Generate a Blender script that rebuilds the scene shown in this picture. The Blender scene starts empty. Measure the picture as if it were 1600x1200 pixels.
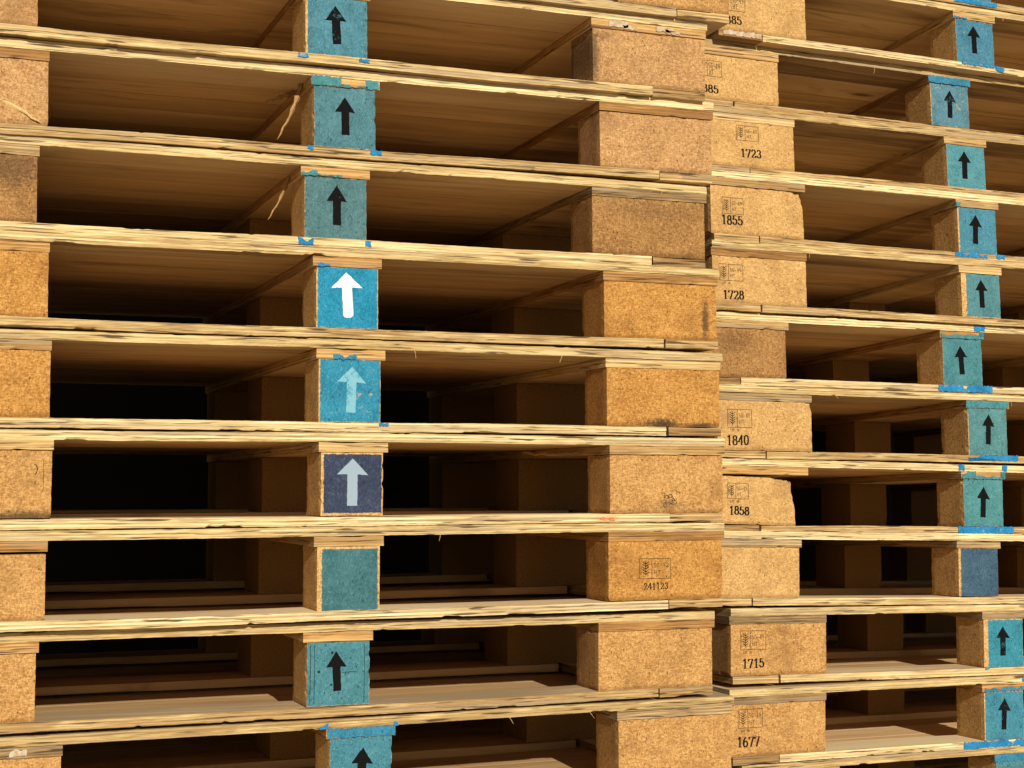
import bpy, math, random
from mathutils import Vector, Matrix, noise as mnoise
SC = bpy.context.scene
COL = SC.collection
R = math.radians

# ------------------------------------------------------------------ camera
# world frame: X runs along the front of the stacks, Y into them, Z up; ground near z = 0
ZO = 0.672                                   # camera height above the ground
cam = bpy.data.cameras.new('camera'); camo = bpy.data.objects.new('camera', cam); COL.objects.link(camo)
cam.sensor_fit = 'HORIZONTAL'; cam.sensor_width = 36.0; cam.lens = 36.0 * 2355 / 1600
cam.clip_start = 0.05; cam.clip_end = 2000
camo.location = (0, 0, ZO)
camo.rotation_euler = (R(90 + 4.008), 0, R(-21.92))
SC.camera = camo

# ------------------------------------------------------------------ light
SUN_EL, SUN_AZ = 22.2, 4.0                   # profile elevation, degrees left of the stacks' normal
d = Vector((math.sin(R(SUN_AZ)), math.cos(R(SUN_AZ)), -math.tan(R(SUN_EL)) * math.cos(R(SUN_AZ)))).normalized()
sun = bpy.data.lights.new('sun', 'SUN'); sun.energy = 5.0; sun.angle = R(0.5); sun.color = (1.0, 0.93, 0.80)
so = bpy.data.objects.new('sun', sun); COL.objects.link(so)
so.rotation_euler = d.to_track_quat('-Z', 'Y').to_euler(); so.location = (-1, -3, 3)
world = bpy.data.worlds.new('World'); SC.world = world; world.use_nodes = True
wn = world.node_tree.nodes; wl = world.node_tree.links
sky = wn.new('ShaderNodeTexSky'); sky.sky_type = 'NISHITA'; sky.sun_disc = False
tos = -d
sky.sun_elevation = math.asin(tos.z); sky.sun_rotation = math.atan2(tos.x, tos.y)
bg = wn['Background']; bg.inputs['Strength'].default_value = 0.05
wl.new(sky.outputs[0], bg.inputs['Color'])
SC.view_settings.view_transform = 'Standard'; SC.view_settings.look = 'None'
SC.view_settings.exposure = 0.12; SC.view_settings.gamma = 1.0; SC.view_settings.use_curve_mapping = False
SC.render.engine = 'CYCLES'
SC.cycles.max_bounces = 5; SC.cycles.diffuse_bounces = 4; SC.cycles.glossy_bounces = 1
SC.cycles.caustics_reflective = False; SC.cycles.caustics_refractive = False
SC.cycles.use_denoising = True; SC.cycles.use_adaptive_sampling = True; SC.cycles.adaptive_threshold = 0.02

# ------------------------------------------------------------------ material helpers
class NT:
    def __init__(s, name):
        s.m = bpy.data.materials.new(name); s.m.use_nodes = True
        s.t = s.m.node_tree; s.n = s.t.nodes; s.l = s.t.links
        s.b = s.n['Principled BSDF']; s.b.inputs['Roughness'].default_value = 0.85
        s.b.inputs['Specular IOR Level'].default_value = 0.2
        tc = s.n.new('ShaderNodeTexCoord'); oi = s.n.new('ShaderNodeObjectInfo')
        off = s.n.new('ShaderNodeVectorMath'); off.operation = 'SCALE'
        cv = s.n.new('ShaderNodeCombineXYZ')
        s.rand = oi.outputs['Random']
        s.l.new(s.rand, cv.inputs[0]); s.l.new(s.rand, cv.inputs[2])
        s.l.new(cv.outputs[0], off.inputs[0]); off.inputs['Scale'].default_value = 37.0
        add = s.n.new('ShaderNodeVectorMath'); s.l.new(tc.outputs['Object'], add.inputs[0]); s.l.new(off.outputs[0], add.inputs[1])
        s.raw = tc.outputs['Object']; s.p = add.outputs[0]; s.nrm = tc.outputs['Normal']
    def put(s, sock, v):
        if hasattr(v, 'links') or hasattr(v, 'is_linked'): s.l.new(v, sock)
        else: sock.default_value = v
    def map(s, scale, src=None, rot=(0, 0, 0)):
        n = s.n.new('ShaderNodeMapping'); n.inputs['Scale'].default_value = scale; n.inputs['Rotation'].default_value = rot
        s.l.new(src or s.p, n.inputs['Vector']); return n.outputs[0]
    def noise(s, vec, scale=1.0, detail=3, rough=0.55, dist=0.0):
        n = s.n.new('ShaderNodeTexNoise'); n.inputs['Scale'].default_value = scale; n.inputs['Detail'].default_value = detail
        n.inputs['Roughness'].default_value = rough; n.inputs['Distortion'].default_value = dist
        s.l.new(vec, n.inputs['Vector']); return n.outputs['Fac']
    def voro(s, vec, scale=1.0, out='Distance', feature='F1', rnd=1.0):
        n = s.n.new('ShaderNodeTexVoronoi'); n.feature = feature; n.inputs['Scale'].default_value = scale
        n.inputs['Randomness'].default_value = rnd
        s.l.new(vec, n.inputs['Vector']); return n.outputs[out] if out else n.outputs
    def math(s, op, a, b=0.0, c=0.0, clamp=False):
        n = s.n.new('ShaderNodeMath'); n.operation = op; n.use_clamp = clamp
        for k, v in enumerate((a, b, c)): s.put(n.inputs[k], v)
        return n.outputs[0]
    def rng(s, v, a, b, lo=0.0, hi=1.0, smooth=True):
        n = s.n.new('ShaderNodeMapRange'); n.interpolation_type = 'SMOOTHSTEP' if smooth else 'LINEAR'
        s.put(n.inputs['Value'], v)
        for k, x in (('From Min', a), ('From Max', b), ('To Min', lo), ('To Max', hi)): n.inputs[k].default_value = x
        return n.outputs[0]
    def mix(s, f, a, b, mode='MIX'):
        n = s.n.new('ShaderNodeMix'); n.data_type = 'RGBA'; n.blend_type = mode
        s.put(n.inputs['Factor'], f)
        for nm, v in (('A', a), ('B', b)):
            sk = [i for i in n.inputs if i.name == nm and i.type == 'RGBA'][0]
            if isinstance(v, tuple): sk.default_value = (*v[:3], 1)
            else: s.l.new(v, sk)
        return [o for o in n.outputs if o.type == 'RGBA'][0]
    def ramp(s, f, stops):
        n = s.n.new('ShaderNodeValToRGB'); e = n.color_ramp.elements
        while len(e) < len(stops): e.new(0.5)
        for k, (p, c) in enumerate(stops): e[k].position = p; e[k].color = (*c, 1)
        s.l.new(f, n.inputs[0]); return n.outputs[0]
    def sep(s, v):
        n = s.n.new('ShaderNodeSeparateXYZ'); s.l.new(v, n.inputs[0]); return n.outputs
    def bump(s, h, strength, dist):
        n = s.n.new('ShaderNodeBump'); n.inputs['Strength'].default_value = strength; n.inputs['Distance'].default_value = dist
        s.l.new(h, n.inputs['Height']); s.l.new(n.outputs[0], s.b.inputs['Normal'])
    def done(s, colour, rough=None):
        s.l.new(colour, s.b.inputs['Base Color'])
        if rough is not None: s.put(s.b.inputs['Roughness'], rough)
        return s.m

def chip_colour(t, dark, mid, light):
    """pressed chip board: small flakes lying every way, dark specks, pale slivers"""
    v1 = t.voro(t.map((560, 560, 310), rot=(0, R(30), 0)), 1, None)
    v2 = t.voro(t.map((190, 480, 600), rot=(0, R(-25), 0)), 1, None)
    c1 = t.sep(v1['Color']); c2 = t.sep(v2['Color'])
    big = t.noise(t.p, 16, 3); fine = t.noise(t.p, 700, 2)
    f = t.math('ADD', t.math('MULTIPLY', c1[0], 0.36), t.math('MULTIPLY', c2[1], 0.32))
    f = t.math('ADD', f, t.math('MULTIPLY', big, 0.42))
    f = t.math('ADD', f, t.math('MULTIPLY', t.math('SUBTRACT', fine, 0.62), 0.45))
    col = t.ramp(f, [(0.12, dark), (0.5, mid), (0.9, light)])
    v3 = t.voro(t.map((170, 170, 105), rot=(0, R(60), 0)), 1, None); c3 = t.sep(v3['Color'])
    dk = t.math('MULTIPLY', t.rng(v3['Distance'], 0.14, 0.30, 1, 0), t.rng(c3[2], 0.88, 0.92))
    col = t.mix(t.math('MULTIPLY', dk, 0.7), col, tuple(x * 0.3 for x in dark))
    lt = t.math('MULTIPLY', t.rng(v2['Distance'], 0.2, 0.4, 1, 0), t.rng(c2[2], 0.92, 0.95))
    col = t.mix(t.math('MULTIPLY', lt, 0.6), col, tuple(min(0.85, x * 1.45) for x in light))
    h = t.math('ADD', t.math('MULTIPLY', c1[0], 0.6), t.math('MULTIPLY', fine, 0.6))
    h = t.math('SUBTRACT', h, t.math('MULTIPLY', dk, 0.8))
    return col, h

CHIP = {}
def chip_mat(tone='gold', stains=()):
    key = (tone, tuple(stains))
    if key in CHIP: return CHIP[key]
    tones = {'gold':   ((0.205, 0.096, 0.028), (0.405, 0.213, 0.067), (0.58, 0.355, 0.135)),
             'yellow': ((0.275, 0.148, 0.050), (0.450, 0.260, 0.090), (0.62, 0.400, 0.165)),
             'pink':   ((0.205, 0.104, 0.038), (0.385, 0.208, 0.080), (0.56, 0.345, 0.155)),
             'orange': ((0.200, 0.083, 0.017), (0.385, 0.183, 0.042), (0.56, 0.310, 0.092)),
             'brown':  ((0.135, 0.064, 0.020), (0.275, 0.138, 0.043), (0.43, 0.245, 0.090))}
    t = NT('chip_board_' + tone)
    col, h = chip_colour(t, *tones[tone])
    # faint pressing lines and a slightly darker lower edge band
    col = t.mix(t.rng(t.noise(t.map((9, 9, 30)), 1, 4), 0.55, 0.8, 0, 0.35), col, tuple(x * 0.8 for x in tones[tone][0]))
    col = t.mix(t.rng(t.noise(t.p, 13, 5, 0.65), 0.48, 0.74, 0, 0.58), col, tuple(x * 0.9 for x in tones[tone][0]))
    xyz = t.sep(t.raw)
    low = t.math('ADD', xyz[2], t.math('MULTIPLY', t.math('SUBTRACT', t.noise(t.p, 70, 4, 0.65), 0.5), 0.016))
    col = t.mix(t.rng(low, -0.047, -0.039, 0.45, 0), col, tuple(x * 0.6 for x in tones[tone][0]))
    for (sx, sz, rx, rz, k) in stains:
        dx = t.math('DIVIDE', t.math('SUBTRACT', xyz[0], sx), rx); dz = t.math('DIVIDE', t.math('SUBTRACT', xyz[2], sz), rz)
        rr = t.math('SQRT', t.math('ADD', t.math('MULTIPLY', dx, dx), t.math('MULTIPLY', dz, dz)))
        rr = t.math('ADD', rr, t.math('MULTIPLY', t.math('SUBTRACT', t.noise(t.p, 160, 5, 0.7), 0.5), 2.0))
        col = t.mix(t.rng(rr, 0.25, 1.15, k, 0), col, (0.035, 0.022, 0.014))
    t.bump(h, 0.55, 0.0010)
    CHIP[key] = t.done(col, 0.9)
    return CHIP[key]

def board_mat(name, edge_lo, edge_mid, edge_hi, face_lo, face_mid, face_hi, crack=0.70, lines=0.5, top=None):
    """laminated board: pale streaky edges, planed grain on the wide faces"""
    t = NT(name)
    xyz = t.sep(t.p); raw = t.sep(t.raw)
    tone = t.rng(t.rand, 0, 1, -0.13, 0.11, False)
    # edges
    wob = t.noise(t.map((7, 7, 1)), 1, 2)
    zz = t.math('ADD', xyz[2], t.math('MULTIPLY', wob, 0.0008))
    cv = t.n.new('ShaderNodeCombineXYZ'); t.l.new(t.math('ADD', xyz[0], t.math('MULTIPLY', xyz[1], 1.0)), cv.inputs[0]); t.l.new(zz, cv.inputs[2])
    sv = cv.outputs[0]
    s1 = t.noise(t.map((3.5, 1, 230), sv), 1, 4, 0.62)
    s2 = t.noise(t.map((26, 1, 620), sv), 1, 3, 0.6)
    blot = t.noise(t.map((11, 1, 60), sv), 1, 3)
    f = t.math('ADD', t.math('MULTIPLY', s1, 0.62), t.math('MULTIPLY', s2, 0.30))
    f = t.math('ADD', f, t.math('ADD', t.math('MULTIPLY', t.math('SUBTRACT', blot, 0.5), 0.35), tone))
    edge = t.ramp(f, [(0.33, edge_lo), (0.45, edge_mid), (0.58, edge_hi)])
    par = t.rng(t.math('ABSOLUTE', t.math('SUBTRACT', t.math('FRACT', t.math('DIVIDE', zz, 0.0059)), 0.5)), 0.22, 0.28)
    par = t.math('MULTIPLY', par, t.rng(t.noise(t.map((2.5, 1, 120), sv), 1, 3), 0.30, 0.62, 0.15, 1.0))
    edge = t.mix(t.math('MULTIPLY', par, 0.75), edge, t.mix(s2, tuple(x * 0.75 for x in edge_lo), edge_mid))
    cell = t.voro(t.map((3.1, 0.001, 175), sv), 1, None, 'F1'); cc = t.sep(cell['Color'])
    edge = t.mix(t.rng(cc[0], 0.55, 0.95, 0, 0.5), edge, t.mix(0.5, edge_lo, edge_mid))
    edge = t.mix(t.rng(cc[1], 0.80, 0.96, 0, 0.55), edge, (0.30, 0.225, 0.150))
    gl = t.noise(t.map((12, 1, 300), sv), 1, 2, 0.5, 0.3)
    gm = t.noise(t.map((4, 1, 70), sv), 1, 2)
    gap = t.math('MULTIPLY', t.rng(gl, crack - 0.07, crack + 0.00), t.rng(gm, 0.38, 0.56))
    edge = t.mix(t.math('MULTIPLY', gap, 0.9), edge, (0.05, 0.028, 0.014))
    ply = t.math('ABSOLUTE', t.math('SUBTRACT', t.math('FRACT', t.math('DIVIDE', zz, 0.0047)), 0.5))
    pl = t.math('MULTIPLY', t.rng(ply, 0.0, 0.16, 1, 0), t.rng(t.noise(t.map((9, 1, 90), sv), 1, 2), 0.38, 0.6))
    edge = t.mix(t.math('MULTIPLY', pl, lines), edge, tuple(x * 0.42 for x in edge_lo))
    # wide faces: grain along the board (local x for boards, the mesh of a stringer is turned)
    g1 = t.noise(t.map((1.6, 30, 20)), 1, 5, 0.62, 0.9)
    g2 = t.noise(t.map((9, 330, 60)), 1, 3, 0.6)
    g3 = t.noise(t.map((3, 9, 5)), 1, 3)
    g = t.math('ADD', t.math('MULTIPLY', g1, 0.60), t.math('MULTIPLY', g2, 0.22))
    g = t.math('ADD', g, t.math('ADD', t.math('MULTIPLY', t.math('SUBTRACT', g3, 0.4), 0.45), t.math('MULTIPLY', tone, 1.3)))
    face = t.ramp(g, [(0.25, face_lo), (0.46, face_mid), (0.72, face_hi)])
    kv = t.voro(t.map((3.2, 11, 1)), 1, None); kn = kv['Distance']; knc = t.sep(kv['Color'])[0]
    knot = t.math('MULTIPLY', t.rng(kn, 0.05, 0.16, 1, 0), t.rng(knc, 0.72, 0.78))
    face = t.mix(t.math('MULTIPLY', knot, 0.8), face, tuple(x * 0.25 for x in face_lo))
    chk = t.math('MULTIPLY', t.rng(t.noise(t.map((5, 240, 9)), 1, 2, 0.5), 0.70, 0.76), 0.7)
    face = t.mix(chk, face, tuple(x * 0.3 for x in face_lo))
    nz = t.math('ABSOLUTE', t.sep(t.nrm)[2])
    isface = t.rng(nz, 0.6, 0.75)
    if top is not None:       # weathered tan upper faces, sunlight brightened into their colour
        up = t.rng(t.sep(t.nrm)[2], 0.6, 0.75)
        face = t.mix(t.math('MULTIPLY', up, 0.75), face, t.ramp(g, [(0.25, tuple(x * 0.6 for x in top)), (0.5, top), (0.75, tuple(min(.8, x * 1.25) for x in top))]))
    col = t.mix(isface, edge, face)
    hh = t.math('ADD', t.math('MULTIPLY', s1, 0.5), t.math('MULTIPLY', s2, 0.5))
    hh = t.math('SUBTRACT', hh, t.math('MULTIPLY', gap, 1.6))
    hh2 = t.math('ADD', t.math('MULTIPLY', g1, 0.3), t.math('MULTIPLY', g2, 0.4))
    mm = t.n.new('ShaderNodeMix'); mm.data_type = 'FLOAT'
    t.l.new(isface, mm.inputs[0]); t.l.new(hh, mm.inputs[2]); t.l.new(hh2, mm.inputs[3])
    t.bump(mm.outputs[0], 0.6, 0.0012)
    return t.done(col, 0.82)

FACE = ((0.23, 0.128, 0.050), (0.56, 0.362, 0.168), (0.72, 0.510, 0.272))
TOP_SUNLIT = (0.74, 0.555, 0.320)  # lighter tone for upper faces, with the sun on them painted in
M_DECK = board_mat('deck_board', (0.30, 0.180, 0.066), (0.57, 0.420, 0.186), (0.77, 0.625, 0.345), *FACE, crack=0.64, lines=0.85, top=TOP_SUNLIT)
M_BASE = board_mat('base_board', (0.29, 0.165, 0.060), (0.55, 0.400, 0.176), (0.77, 0.615, 0.338), *FACE, crack=0.635, lines=0.85, top=TOP_SUNLIT)
M_ENDS = board_mat('base_end', (0.16, 0.085, 0.030), (0.37, 0.225, 0.085), (0.54, 0.37, 0.160), *FACE, crack=0.64, lines=0.8, top=TOP_SUNLIT)
M_STR = [board_mat('stringer_orange', (0.19, 0.088, 0.026), (0.41, 0.215, 0.066), (0.58, 0.36, 0.135), *FACE, crack=0.66, lines=0.85),
         board_mat('stringer_pale', (0.28, 0.155, 0.055), (0.49, 0.315, 0.120), (0.64, 0.46, 0.205), *FACE, crack=0.66, lines=0.75),
         board_mat('stringer_grey', (0.14, 0.085, 0.038), (0.33, 0.210, 0.090), (0.50, 0.35, 0.165), *FACE, crack=0.63, lines=0.9)]
def inner_mat():
    """planed planks deep inside: grain only"""
    t = NT('inner_plank')
    g1 = t.noise(t.map((1.5, 22, 20)), 1, 5, 0.62, 1.3); g3 = t.noise(t.map((3, 9, 5)), 1, 2)
    g = t.math('ADD', t.math('MULTIPLY', g1, 0.88), t.math('MULTIPLY', t.math('SUBTRACT', g3, 0.4), 0.45))
    g = t.math('ADD', g, t.rng(t.rand, 0, 1, -0.17, 0.15, False))
    face = t.ramp(g, [(0.18, tuple(x * 0.5 + y * 0.5 for x, y in zip(FACE[0], FACE[1]))), (0.48, FACE[1]), (0.85, FACE[2])])
    kv = t.voro(t.map((3.2, 11, 1)), 1, None)
    knot = t.math('MULTIPLY', t.rng(kv['Distance'], 0.05, 0.16, 1, 0), t.rng(t.sep(kv['Color'])[0], 0.72, 0.78))
    st = t.noise(t.map((3.2, 13, 4)), 1, 4, 0.62, 0.8)
    face = t.mix(t.rng(st, 0.54, 0.70, 0, 0.5), face, tuple(x * 0.8 for x in FACE[0]))
    lines = t.rng(t.noise(t.map((2.4, 150, 9)), 1, 2, 0.5), 0.66, 0.72, 0, 0.55)
    face = t.mix(lines, face, tuple(x * 0.5 for x in FACE[0]))
    return t.done(t.mix(t.math('MULTIPLY', knot, 0.85), face, tuple(x * 0.25 for x in FACE[0])), 0.85)
M_INNER = inner_mat()

def worn_paint(name, rgb, bare=(0.50, 0.29, 0.11), wear=0.3, border=None, rgb2=None):
    """paint on chip board; worn through in specks; border = bare margins (left, right, bottom, top, half w, half h)"""
    t = NT(name)
    chip, h = chip_colour(t, (0.235, 0.125, 0.04), (0.50, 0.285, 0.095), (0.72, 0.47, 0.20))
    big = t.noise(t.p, 24, 4, 0.6); fine = t.noise(t.p, 420, 3, 0.6); mid = t.noise(t.p, 110, 4, 0.65)
    f = t.math('ADD', t.math('MULTIPLY', big, 0.55), t.math('ADD', t.math('MULTIPLY', fine, 0.35), t.math('MULTIPLY', mid, 0.3)))
    f = t.math('ADD', f, t.math('MULTIPLY', t.math('SUBTRACT', h, 0.6), 0.32))
    r2 = rgb2 or tuple(x * 0.72 + 0.03 for x in rgb)
    paint = t.ramp(f, [(0.36, tuple(x * 0.50 for x in rgb)), (0.60, rgb), (0.84, tuple(min(.7, x * 1.12 + 0.035) for x in rgb))])
    spv = t.voro(t.map((210, 210, 160)), 1, None); sp = spv['Distance']; spc = t.sep(spv['Color'])[1]
    pale = t.math('MULTIPLY', t.rng(sp, 0.10, 0.28, 1, 0), t.rng(spc, 0.86, 0.92))
    paint = t.mix(t.math('MULTIPLY', pale, 0.45), paint, tuple(min(0.7, x * 1.5 + 0.09) for x in rgb))
    dk = t.math('MULTIPLY', t.rng(sp, 0.10, 0.3, 1, 0), t.rng(spc, 0.08, 0.04))
    paint = t.mix(t.math('MULTIPLY', dk, 0.7), paint, (0.02, 0.025, 0.03))
    wr = t.rng(t.math('ADD', t.math('MULTIPLY', mid, 0.6), t.math('MULTIPLY', t.noise(t.p, 38, 3), 0.5)), 0.78 - wear * 0.42, 0.90 - wear * 0.42)
    col = t.mix(t.math('MULTIPLY', wr, min(1.0, 0.35 + wear)), paint, chip)
    sc = t.noise(t.map((40, 40, 420), rot=(0, R(28), 0)), 1, 3, 0.6); sc2 = t.noise(t.p, 20, 2)
    scr = t.math('MULTIPLY', t.rng(sc, 0.66, 0.72), t.rng(sc2, 0.50, 0.62))
    col = t.mix(t.math('MULTIPLY', scr, 0.35 + 0.5 * wear), col, tuple(min(0.6, x * 0.6 + y * 0.5) for x, y in zip(rgb, bare)))
    if border:
        border = tuple(max(0.0005, q) for q in border[:4]) + tuple(border[4:])
        xyz = t.sep(t.raw); wob = t.math('MULTIPLY', t.math('SUBTRACT', t.noise(t.p, 130, 4, 0.65), 0.5), 0.005)
        l, r, b, tp, hw, hh = border
        m = t.rng(t.math('ADD', xyz[0], wob), -hw + l - 0.0006, -hw + l + 0.0006)
        m = t.math('MULTIPLY', m, t.rng(t.math('ADD', xyz[0], wob), hw - r - 0.0006, hw - r + 0.0006, 1, 0))
        m = t.math('MULTIPLY', m, t.rng(t.math('ADD', xyz[2], wob), -hh + b - 0.0006, -hh + b + 0.0006))
        m = t.math('MULTIPLY', m, t.rng(t.math('ADD', xyz[2], wob), hh - tp - 0.0006, hh - tp + 0.0006, 1, 0))
        front = t.rng(t.sep(t.nrm)[1], -0.8, -0.6, 1, 0)
        col = t.mix(t.math('MULTIPLY', m, front), chip, col)
    t.bump(t.math('ADD', h, t.math('MULTIPLY', wr, -0.5)), 0.7, 0.0014)
    return t.done(col, 0.75)

INK = {}
def ink_mat(rgb, under, wear):
    """stencil or stamp ink, thin and broken so what it is printed on shows through"""
    k = (rgb, under, wear)
    if k in INK: return INK[k]
    t = NT('stencil_ink')
    a = t.noise(t.p, 260, 4, 0.7); b = t.noise(t.p, 45, 3)
    f = t.rng(t.math('ADD', t.math('MULTIPLY', a, 0.6), t.math('MULTIPLY', b, 0.55)), 0.80 - wear * 0.5, 0.92 - wear * 0.36)
    c = t.mix(t.math('MULTIPLY', f, 0.85), rgb, under)
    t.bump(a, 0.3, 0.0008); t.b.inputs['Specular IOR Level'].default_value = 0.02
    INK[k] = t.done(c, 0.95); return INK[k]

def flat_mat(name, rgb, rough=0.85, var=0.25, scale=300):
    t = NT(name); n = t.noise(t.p, scale, 4, 0.65)
    return t.done(t.ramp(n, [(0.3, tuple(x * (1 - var) for x in rgb)), (0.6, rgb), (0.8, tuple(min(0.9, x * (1 + var)) for x in rgb))]), rough)

# ------------------------------------------------------------------ mesh helpers
def link(name, me, mat, parent=None, loc=(0, 0, 0), rot=(0, 0, 0)):
    o = bpy.data.objects.new(name, me); COL.objects.link(o)
    if mat and not me.materials: me.materials.append(mat)
    elif mat: 
        o.material_slots[0].link = 'OBJECT'; o.material_slots[0].material = mat
    o.parent = parent; o.location = loc; o.rotation_euler = rot
    return o

def mesh(name, v, f):
    me = bpy.data.meshes.new(name); me.from_pydata(v, [], f); me.validate(); me.update()
    return me

def wavy(rnd, n, amp, step):
    """smooth random profile of n samples"""
    k = max(2, n // step + 2); pts = [rnd.uniform(-1, 1) for _ in range(k + 1)]
    out = []
    for i in range(n):
        u = i / max(1, n - 1) * (k - 1); a = int(u); t_ = u - a; t_ = t_ * t_ * (3 - 2 * t_)
        out.append(amp * (pts[a] * (1 - t_) + pts[min(a + 1, k)] * t_))
    return out

def board(L, D, T, seed, seg=40, rough=1.0, chips=3, bow=0.0, x0=None):
    """board from x=-L/2..L/2, y=0..D, z=0..T; the front edge (y=0) ragged, with splintered chips"""
    rnd = random.Random(seed); n = seg + 1
    x0 = -L / 2 if x0 is None else x0
    lv = [0.0, 0.30, 0.62, 1.0]
    ydisp = [[a + b for a, b in zip(wavy(rnd, n, 0.0004 * rough, 9), wavy(rnd, n, 0.0003 * rough, 1))] for _ in lv]
    zb = [a + b for a, b in zip(wavy(rnd, n, 0.00022 * rough, 9), wavy(rnd, n, 0.00022 * rough, 1))]
    zt = [a + b for a, b in zip(wavy(rnd, n, 0.0002 * rough, 9), wavy(rnd, n, 0.0002 * rough, 1))]
    sag = wavy(rnd, n, bow, max(4, seg // 3))
    for _ in range(chips):                       # missing slivers on the lower or upper arris
        c = rnd.randrange(2, max(3, n - 3)); w = rnd.randrange(0, 3); low = rnd.random() < 0.65; dp = rnd.uniform(0.0008, 0.0024)
        for i in range(max(0, c - w), min(n, c + w + 1)):
            if low: zb[i] += dp * rnd.uniform(0.5, 1); ydisp[0][i] += rnd.uniform(0.0005, 0.002)
            else: zt[i] -= dp * 0.6 * rnd.uniform(0.5, 1); ydisp[3][i] += rnd.uniform(0.0005, 0.002)
    v = []; f = []
    for i in range(n):
        x = x0 + L * i / seg
        if 0 < i < seg: x += rnd.uniform(-0.2, 0.2) * L / seg
        for k, q in enumerate(lv):
            z = T * q + (zb[i] if k == 0 else zt[i] if k == 3 else 0) + sag[i]
            v.append((x, ydisp[k][i], z))
        v.append((x, D, T + sag[i])); v.append((x, D, sag[i]))
    for i in range(seg):
        a = i * 6; b = a + 6
        for k in range(6): f.append((a + k, b + k, b + (k + 1) % 6, a + (k + 1) % 6))
    f.append(tuple(range(6))[::-1]); f.append(tuple(range(seg * 6, seg * 6 + 6)))
    f = [tuple(q) for q in f]
    return mesh('board', v, f)

def block(W, D, H, seed, cell=0.0065, chip=None, rough=1.0):
    """chip-board block centred in x and z, y=0..D, crumbly arrises; chip=(x,z,r,depth) a broken corner"""
    rnd = random.Random(seed)
    nx = max(4, int(W / cell)); ny = max(3, int(D / (cell * 1.6))); nz = max(4, int(H / cell))
    idx = {}; v = []
    def vert(i, j, k):
        key = (i, j, k)
        if key in idx: return idx[key]
        x = -W / 2 + W * i / nx; y = D * j / ny; z = -H / 2 + H * k / nz
        ext = (i in (0, nx)) + (j in (0, ny)) + (k in (0, nz))
        p = Vector((x, y, z))
        if ext >= 2:
            q = mnoise.noise(Vector((x * 70 + seed * 7.3, y * 70, z * 70)))
            m = (0.0004 + 0.0006 * abs(q) + rnd.uniform(0, 0.0004)) * rough
            if rnd.random() < 0.05: m += rnd.uniform(0.0006, 0.0018) * rough
            if i in (0, nx): p.x -= math.copysign(m, x)
            if j in (0, ny): p.y += m if j == 0 else -m
            if k in (0, nz): p.z -= math.copysign(m * 0.7, z)
        if chip:
            for (cx, cz, rad, dep) in chip:
                dd = math.hypot(p.x - cx, p.z - cz)
                if dd < rad:
                    k_ = (1 - dd / rad) ** 0.7 * dep * rnd.uniform(0.75, 1.1)
                    p.x -= math.copysign(k_, cx); p.z -= math.copysign(k_ * 0.45, cz)
        idx[key] = len(v); v.append(tuple(p)); return idx[key]
    f = []
    for i in range(nx):
        for k in range(nz):
            f.append((vert(i, 0, k), vert(i + 1, 0, k), vert(i + 1, 0, k + 1), vert(i, 0, k + 1)))
            f.append((vert(i, ny, k), vert(i, ny, k + 1), vert(i + 1, ny, k + 1), vert(i + 1, ny, k)))
    for j in range(ny):
        for k in range(nz):
            f.append((vert(0, j, k), vert(0, j, k + 1), vert(0, j + 1, k + 1), vert(0, j + 1, k)))
            f.append((vert(nx, j, k), vert(nx, j + 1, k), vert(nx, j + 1, k + 1), vert(nx, j, k + 1)))
    for i in range(nx):
        for j in range(ny):
            f.append((vert(i, j, 0), vert(i, j + 1, 0), vert(i + 1, j + 1, 0), vert(i + 1, j, 0)))
            f.append((vert(i, j, nz), vert(i + 1, j, nz), vert(i + 1, j + 1, nz), vert(i, j + 1, nz)))
    return mesh('block', v, f)

def slab(poly, th=0.0005):
    """thin raised patch from an x,z outline (counter-clockwise seen from the front), front face at y=-th"""
    n = len(poly)
    v = [(x, -th, z) for x, z in poly] + [(x, 0.0004, z) for x, z in poly]
    f = [tuple(range(n))] + [(i, i + n, (i + 1) % n + n, (i + 1) % n) for i in range(n)]
    return v, f

def slabs(polys, th=0.0005):
    V = []; F = []
    for p in polys:
        a = sum(p[i][0] * p[(i + 1) % len(p)][1] - p[(i + 1) % len(p)][0] * p[i][1] for i in range(len(p)))
        if a < 0: p = p[::-1]
        v, f = slab(p, th); o = len(V); V += v; F += [tuple(i + o for i in q) for q in f]
    return mesh('mark', V, F)

def ragged(x0, x1, z0, z1, rnd, amp=0.0012, step=0.004, bites=0):
    """a painted patch with an uneven outline"""
    def side(a, b, n): return [(a[0] + (b[0] - a[0]) * i / n, a[1] + (b[1] - a[1]) * i / n) for i in range(n)]
    nx = max(2, int(abs(x1 - x0) / step)); nz = max(2, int(abs(z1 - z0) / step))
    pts = side((x0, z0), (x1, z0), nx) + side((x1, z0), (x1, z1), nz) + side((x1, z1), (x0, z1), nx) + side((x0, z1), (x0, z0), nz)
    top = [rnd.uniform(0, 1) for _ in range(bites)]
    out = []
    for x, z in pts:
        dx, dz = rnd.uniform(-amp, amp), rnd.uniform(-amp, amp)
        for b in top:
            bx = x0 + (x1 - x0) * b
            if abs(x - bx) < 0.012 and z > (z0 + z1) / 2: dz -= (z1 - z0) * 0.55 * (1 - abs(x - bx) / 0.012)
        out.append((x + dx, z + dz))
    return out

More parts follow.
